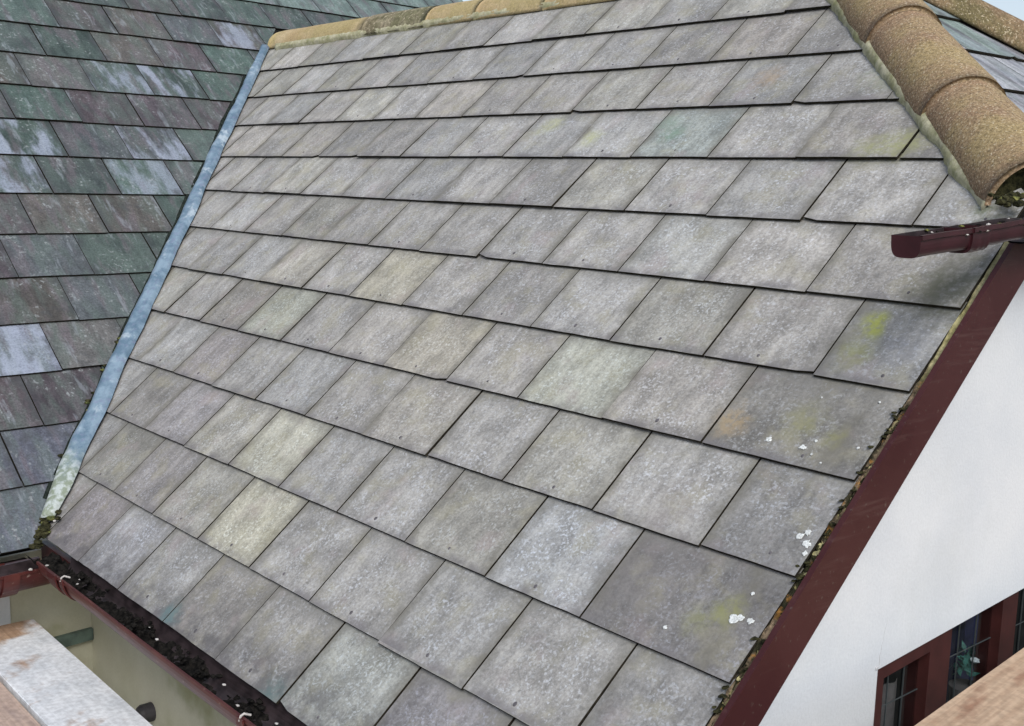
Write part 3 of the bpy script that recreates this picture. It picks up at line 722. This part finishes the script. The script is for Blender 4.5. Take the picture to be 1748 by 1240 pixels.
def bracket(g,c,d,out,a,dep,wd,mat,clipm=True):
    d=Vector(d).normalized();out=Vector(out).normalized();up=d.cross(out);up=-up if up.z<0 else up;c=Vector(c);mb=MB()
    seg=14;ring=[]
    for r in (0,1):
        for i in (-1,1):
            for j in range(seg+1):
                an=math.pi*j/seg; k=1.0 if r==0 else 1.0
                x=math.cos(an)*(a+.0045+.004*r); y=-math.sin(an)*(dep+.001+.005*r)
                mb.v.append(c+d*(i*wd/2)+out*x+up*(y+(.003 if j in(0,seg) else 0)))
    w=seg+1
    for j in range(seg):
        mb.f.append((2*w+j,2*w+j+1,3*w+j+1,3*w+j)); mb.m.append(0)
        mb.f.append((0+j,2*w+j,2*w+j+1,0+j+1)); mb.m.append(0)
        mb.f.append((w+j,3*w+j,3*w+j+1,w+j+1)); mb.m.append(0)
    mb.f.append((0,w,3*w,2*w)); mb.m.append(0)
    o=mb.build('bracket',mat,g)
    bm=bmesh.new(); bm.from_mesh(o.data); bmesh.ops.recalc_face_normals(bm,faces=bm.faces); bm.to_mesh(o.data); bm.free()
    if clipm:
        mb=MB(); pts=[c+out*(a-.02)+up*.002,c+out*(a-.004)+up*.010,c+out*(a+.004)+up*.007,c+out*(a+.007)-up*.004]
        mb.tube(pts,.0028,6); mb.build('clip',CLIP,g)
    return o
GA,GD=.052,.066
yg=-1.975+GA; zl=-1.706
xl=-.80
g1=gutter('gutter',(xl-.035,yg,zl-.010),(1.50,yg,zl+.005),(0,-1,0),GA,GD,GUT,1,(False,True),label='red brown gutter full of black debris below the pale slates')
for x in (-.62,.465,1.3): bracket(g1,(x,yg,zl-.004),(1,0,0),(0,-1,0),GA,GD,.03,GUT)
bracket(g1,(-.70,yg,zl-.008),(1,0,0),(0,-1,0),GA,GD,.07,GUT,False)
# left roof gutter
gl0=p2(-4.8,-1.772,.135+.02+GA); gl1=p2(-1.90,-1.772,.135+.02+GA)
g2=gutter('gutter',gl0,gl1,nh,GA,GD+.008,GUT,2,(True,False),label='red brown gutter below the dark slates at far left')
bracket(g2,gl0.lerp(gl1,.955),gl1-gl0,nh,GA,GD+.01,.05,GUT,False)
mb=MB(); c=gl0.lerp(gl1,.975)
clump(mb,c+nh*GA+Vector((0,0,.004)),.008,0,(1,1,.5),1,4); mb.build('clip',CLIP,g2)
mb=MB(); clump(mb,c+nh*GA+Vector((0,.05,.006)),.007,0,(1,1,.5),1,6); mb.build('clip',CLIP,g2)
# half hip gutter
HG=.029
h0=Vector((1.53-HG,-1.215,-.624)); h1=Vector((1.53-HG,1.95,-.632+3.292*.0717*.35))
slope=(-.594+.63)/(1.342-.84)
h1=Vector((1.53-HG,-1.342+2.6,-.632+.036/.502*1.0)); 
g3=gutter('gutter',h0,Vector((1.53-HG,-.80,-.594)),(1,0,0),HG,.040,GUTD,3,(True,False),ex=.5,label='dark plum gutter end jutting out over the slates')
g3b=gutter('gutter',Vector((1.53-HG,-.7998,-.594)),Vector((1.53-HG,1.9,-.60)),(1,0,0),HG,.05,GUTD,3,(False,True),ex=.5)
gq=h0.lerp(Vector((1.53-HG,-.80,-.594)),.50)
u3=gutter('union_bracket',gq-Vector((0,.032,.0025)),gq+Vector((0,.032,.002)),(1,0,0),HG+.003,.047,GUTD,3,(True,True),ex=.5); adoptlate=[(u3,g3)]
mb=MB()
for i in range(46):
    t=rg.random()**.6; c=h0.lerp(Vector((1.53-HG,-.80,-.594)),t)+Vector((rg.uniform(-.026,.036),0,rg.uniform(-.012,.001)))
    clump(mb,c,rg.uniform(.002,.006),rg.choice([0,0,1,2]),(1,1.6,.5),1,i+80)
tag(mb.build('gutter_debris',[SLUDGE,MOSSG,CLIP]),'pale grit and moss along the top of the jutting upper gutter','debris')['kind']='stuff'
# black moss sludge lying in the long gutter
mb=MB()
ns,nk=260,12; n0_=0
for i in range(ns+1):
    x=xl-.2+(1.47-xl+.2)*i/ns
    for j in range(nk):
        q=-1+2*j/(nk-1); y=yg+.006+q*.043
        z=zl-.060+.024*q*q+.016*max(-.4,nz(x*7,q*1.5,0))+.012*nz(x*28,q*4,3)+.006*nz(x*80,q*10,3)
        mb.v.append(Vector((x,y,z)))
for i in range(ns):
    for j in range(nk-1):
        a_=i*nk+j; mb.f.append((a_,a_+nk,a_+nk+1,a_+1)); mb.m.append(0)
for i in range(260):
    x=rg.uniform(xl-.1,1.45); 
    if nz(x*6,0,0)<-.1: continue
    clump(mb,(x,yg+.01+rg.uniform(-.03,.03),zl-.034+rg.uniform(-.008,.012)),rg.uniform(.003,.010),0,(1.6,1,.5),1,i)
for i in range(7):
    x=rg.choice([-.15,-.1,.02,.25,.3,.35,.4,.48,-.6])+rg.gauss(0,.03)
    clump(mb,(x,yg-.01+rg.uniform(-.02,.03),zl-.018),rg.uniform(.002,.0045),1,(1.4,1,.5),1,i+500)
o=mb.build('gutter_debris',[SLUDGE,CLIP]); tag(o,'black wet moss and leaf sludge filling the long lower gutter','debris'); o['kind']='stuff'
# ------------------------------------------------------------ window
win=mesh('window',[(0,0,0)],[],FRAME,house) if False else None
mb=MB(); XF=XW-.035
def fr(y0,y1,z0,z1,x0,x1,m=0): # z given as offset from head line for top; absolute when numbers < -1
    f=lambda z,y: z if z<-1.2 else zh(y)+z
    mb.hexa([(x0,y0,f(z0,y0)),(x1,y0,f(z0,y0)),(x1,y1,f(z0,y1)),(x0,y1,f(z0,y1)),(x0,y0,f(z1,y0)),(x1,y0,f(z1,y0)),(x1,y1,f(z1,y1)),(x0,y1,f(z1,y1))],m)
mulls=[(-.795,-.705),(-.470,-.395),(-.165,-.10)]
fr(wy0,wy0+.035,ZS,0,XF-.03,XF+.030)
fr(wy0+.035,-.795,-.034,0,XF-.03,XF+.028)
fr(-.705,wy1,-.010,0,XF-.03,XF+.024)
fr(wy0+.035,wy1,ZS,ZS+.04,XF-.03,XF+.028)
for i,(a,b) in enumerate(mulls): fr(a,b,ZS+.04,0 if i==0 else -.0102,XF-.03,XF+.026)
fr(wy1-.04,wy1,ZS+.04,-.0102,XF-.03,XF+.030)
wf=mb.build('window',FRAME,house)
bays=[(wy0+.035,-.795),(-.705,-.470),(-.395,-.165),(-.10,wy1-.04)]
for i,(a,b) in enumerate(bays):
    if i==3:
        mb=MB()
        fr(a+.001,a+.022,ZS+.042,-.032,XF-.012,XF+.014); fr(b-.022,b-.001,ZS+.042,-.032,XF-.012,XF+.014)
        fr(a+.022,b-.022,-.054,-.032,XF-.012,XF+.013); fr(a+.022,b-.022,ZS+.042,ZS+.064,XF-.012,XF+.013)
        mb.build('casement',FRAME,wf); a+=.022;b-=.022
    ht=-.0345 if i==0 else -.0105
    mb=MB(); fr(a,b,ZS+.041,ht,XF-.003,XF+.001); mb.build('pane',GLASS,wf)
    mb=MB(); n=3
    for k in range(1,n):
        y=a+(b-a)*k/n; fr(y-.0008,y+.0008,ZS+.045,ht-.001,XF+.0015,XF+.0045)
    for zz in (-1.64 if i<1 else -1.60,-1.80,-2.0,-2.2):
        fr(a,b,zz-.0009,zz+.0009,XF+.0018,XF+.0042)
    mb.build('glazing_bar',BAR,wf)
# room behind the window
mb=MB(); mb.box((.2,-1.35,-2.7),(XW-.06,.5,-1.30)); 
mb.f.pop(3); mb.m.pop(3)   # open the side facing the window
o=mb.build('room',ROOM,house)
mb=MB()
V=[]
def glass_reflection(y0,y1,x,mat,zt=-1.40,zb=-2.4,amp=.012,fr_=60):
    V=[];Fc=[];n=40
    for i in range(n+1):
        y=y0+(y1-y0)*i/n
        for z in (zt,zb): V.append((x+amp*math.sin(y*fr_*2),y,z))
    for i in range(n): Fc.append((2*i,2*i+1,2*i+3,2*i+2))
    return mesh('glass_reflection',V,Fc,mat,house)
glass_reflection(-.94,-.80,XW-.075,POT_REFL,-1.63,-2.4,.004); glass_reflection(-.50,-.25,XW-.16,NAVY_REFL,-1.45,-2.4,.014,40)  # added wavy sheets imitating streaks reflected in the window glass
PY,PZ=-.46,-1.695
orn=thing('potted_plant','small teal leaved plant with a white flower behind the window glass','plant',(XW-.085,PY,PZ-.14))
mb=MB()
for i in range(70):
    an=rg.uniform(0,6.28); el=rg.uniform(-.4,1.3); c=Vector((XW-.085,PY,PZ))+Vector((math.cos(an)*math.cos(el)*.5,math.sin(an)*math.cos(el),math.sin(el)))*rg.uniform(.01,.06)
    d=Vector((rg.gauss(0,1),rg.gauss(0,1),rg.gauss(0,1))).normalized(); e=d.orthogonal().normalized()
    mb.poly([c-d*.016,c+e*.006,c+d*.016,c-e*.006])
o4=mb.build('foliage',TEAL)
bpy.context.view_layer.update()
def adopt(o,p):
    mw=o.matrix_world.copy(); o.parent=p; o.matrix_parent_inverse=p.matrix_world.inverted(); o.matrix_world=mw
mb=MB(); clump(mb,(XW-.06,PY-.02,PZ+.03),.011,0,(1,1,.6),2,3); o2=mb.build('flower',PETAL)
mb=MB(); mb.tube([(XW-.085,PY,PZ-.15),(XW-.085,PY,PZ-.05)],[.03,.042],16); o3=mb.build('pot',POT_REFL)
# ------------------------------------------------------------ scaffold boards
def board(x0,x1,y0,y1,zt,mat,label,rot=0,group='scaffold boards laid beside the roof'):
    L=x1-x0;Wd=y1-y0;mb=MB();n=10
    bm=bmesh.new(); bmesh.ops.create_cube(bm,size=1)
    for v in bm.verts: v.co=Vector((v.co.x*L,v.co.y*Wd,v.co.z*.038))
    bmesh.ops.bevel(bm,geom=bm.edges[:],offset=.003,segments=2,affect='EDGES')
    me=bpy.data.meshes.new('scaffold_board'); bm.to_mesh(me); bm.free(); me.materials.append(mat)
    o=bpy.data.objects.new('scaffold_board',me); C.objects.link(o)
    o.location=((x0+x1)/2,(y0+y1)/2,zt-.019); o.rotation_euler=(0,0,rot)
    tag(o,label,'board',group); return o
ZB=-2.0
board(-1.118,1.2,-2.122,-1.905,ZB,WOOD_W,'pale whitish scaffold board nearest the cream wall')
board(-1.09,1.2,-2.352,-2.133,ZB-.004,WOOD_B,'brown scaffold board in the lower left corner')
board(-1.12,1.2,-2.575,-2.357,ZB,WOOD_B,'outermost brown scaffold board at the lower left edge')
dR=Vector((-.0936,.9956,0)); nR=Vector((.9956,.0936,0)); pR=Vector((1.592,-.82,0))
for k,lb in ((0,'tan stained board lying in front of the window'),(1,'second tan board further out from the window')):
    o=board(-1.1,1.1,-.1125,.1125,-1.468,WOOD_T,lb); c=pR+dR*.2+nR*(.1125+k*.229); o.location=(c.x,c.y,-1.487-k*.002); o.rotation_euler=(0,0,R(95.37))
# ------------------------------------------------------------ ground, tree
mb=MB(); mb.poly([(-300,-300,-5),(300,-300,-5),(300,300,-5),(-300,300,-5)]); o=mb.build('ground',GRASS); o['kind']='structure'
def tree(x,y,z0,h,seed,label,lean=0):
    root=thing('bare_tree',label,'tree',(x,y,z0),'bare winter trees beyond the roof'); g=random.Random(seed); tr=MB(); cr=MB()
    def grow(p,d,L,r,dep,mb):
        n=4;pts=[p.copy()];rr=[r]
        for i in range(n):
            d=(d+Vector((g.gauss(0,.10),g.gauss(0,.10),g.gauss(.02,.06)))).normalized(); p=p+d*L/n; pts.append(p.copy()); rr.append(r*(1-.45*(i+1)/n))
        mb.tube(pts,rr,6 if dep<3 else 4,cap=False)
        if dep>=6: return
        for k in range(g.choice([2,3,3]) if dep<5 else 3):
            q=pts[g.choice([2,3,4])]; dd=(d+Vector((g.gauss(0,.55),g.gauss(0,.55),g.gauss(.1,.35)))).normalized()
            grow(q,dd,L*g.uniform(.6,.8),r*.5,dep+1,cr)
    grow(Vector((0,0,0)),Vector((lean,0,1)).normalized(),h*.36,h*.02,0,tr)
    a=tr.build('trunk',BARK); b=cr.build('branches',BARK); a.parent=root;b.parent=root
    return root
tree(-4.4,10.6,-5,8.2,4,'leafless tree whose twigs show above the far hip tiles')
tree(-6.6,13.2,-5,9.0,8,'further leafless tree behind the ridge, faint against the sky')
bpy.context.view_layer.update()
for q in (o2,o3,o4): adopt(q,orn)
for q,p_ in adoptlate: adopt(q,p_)
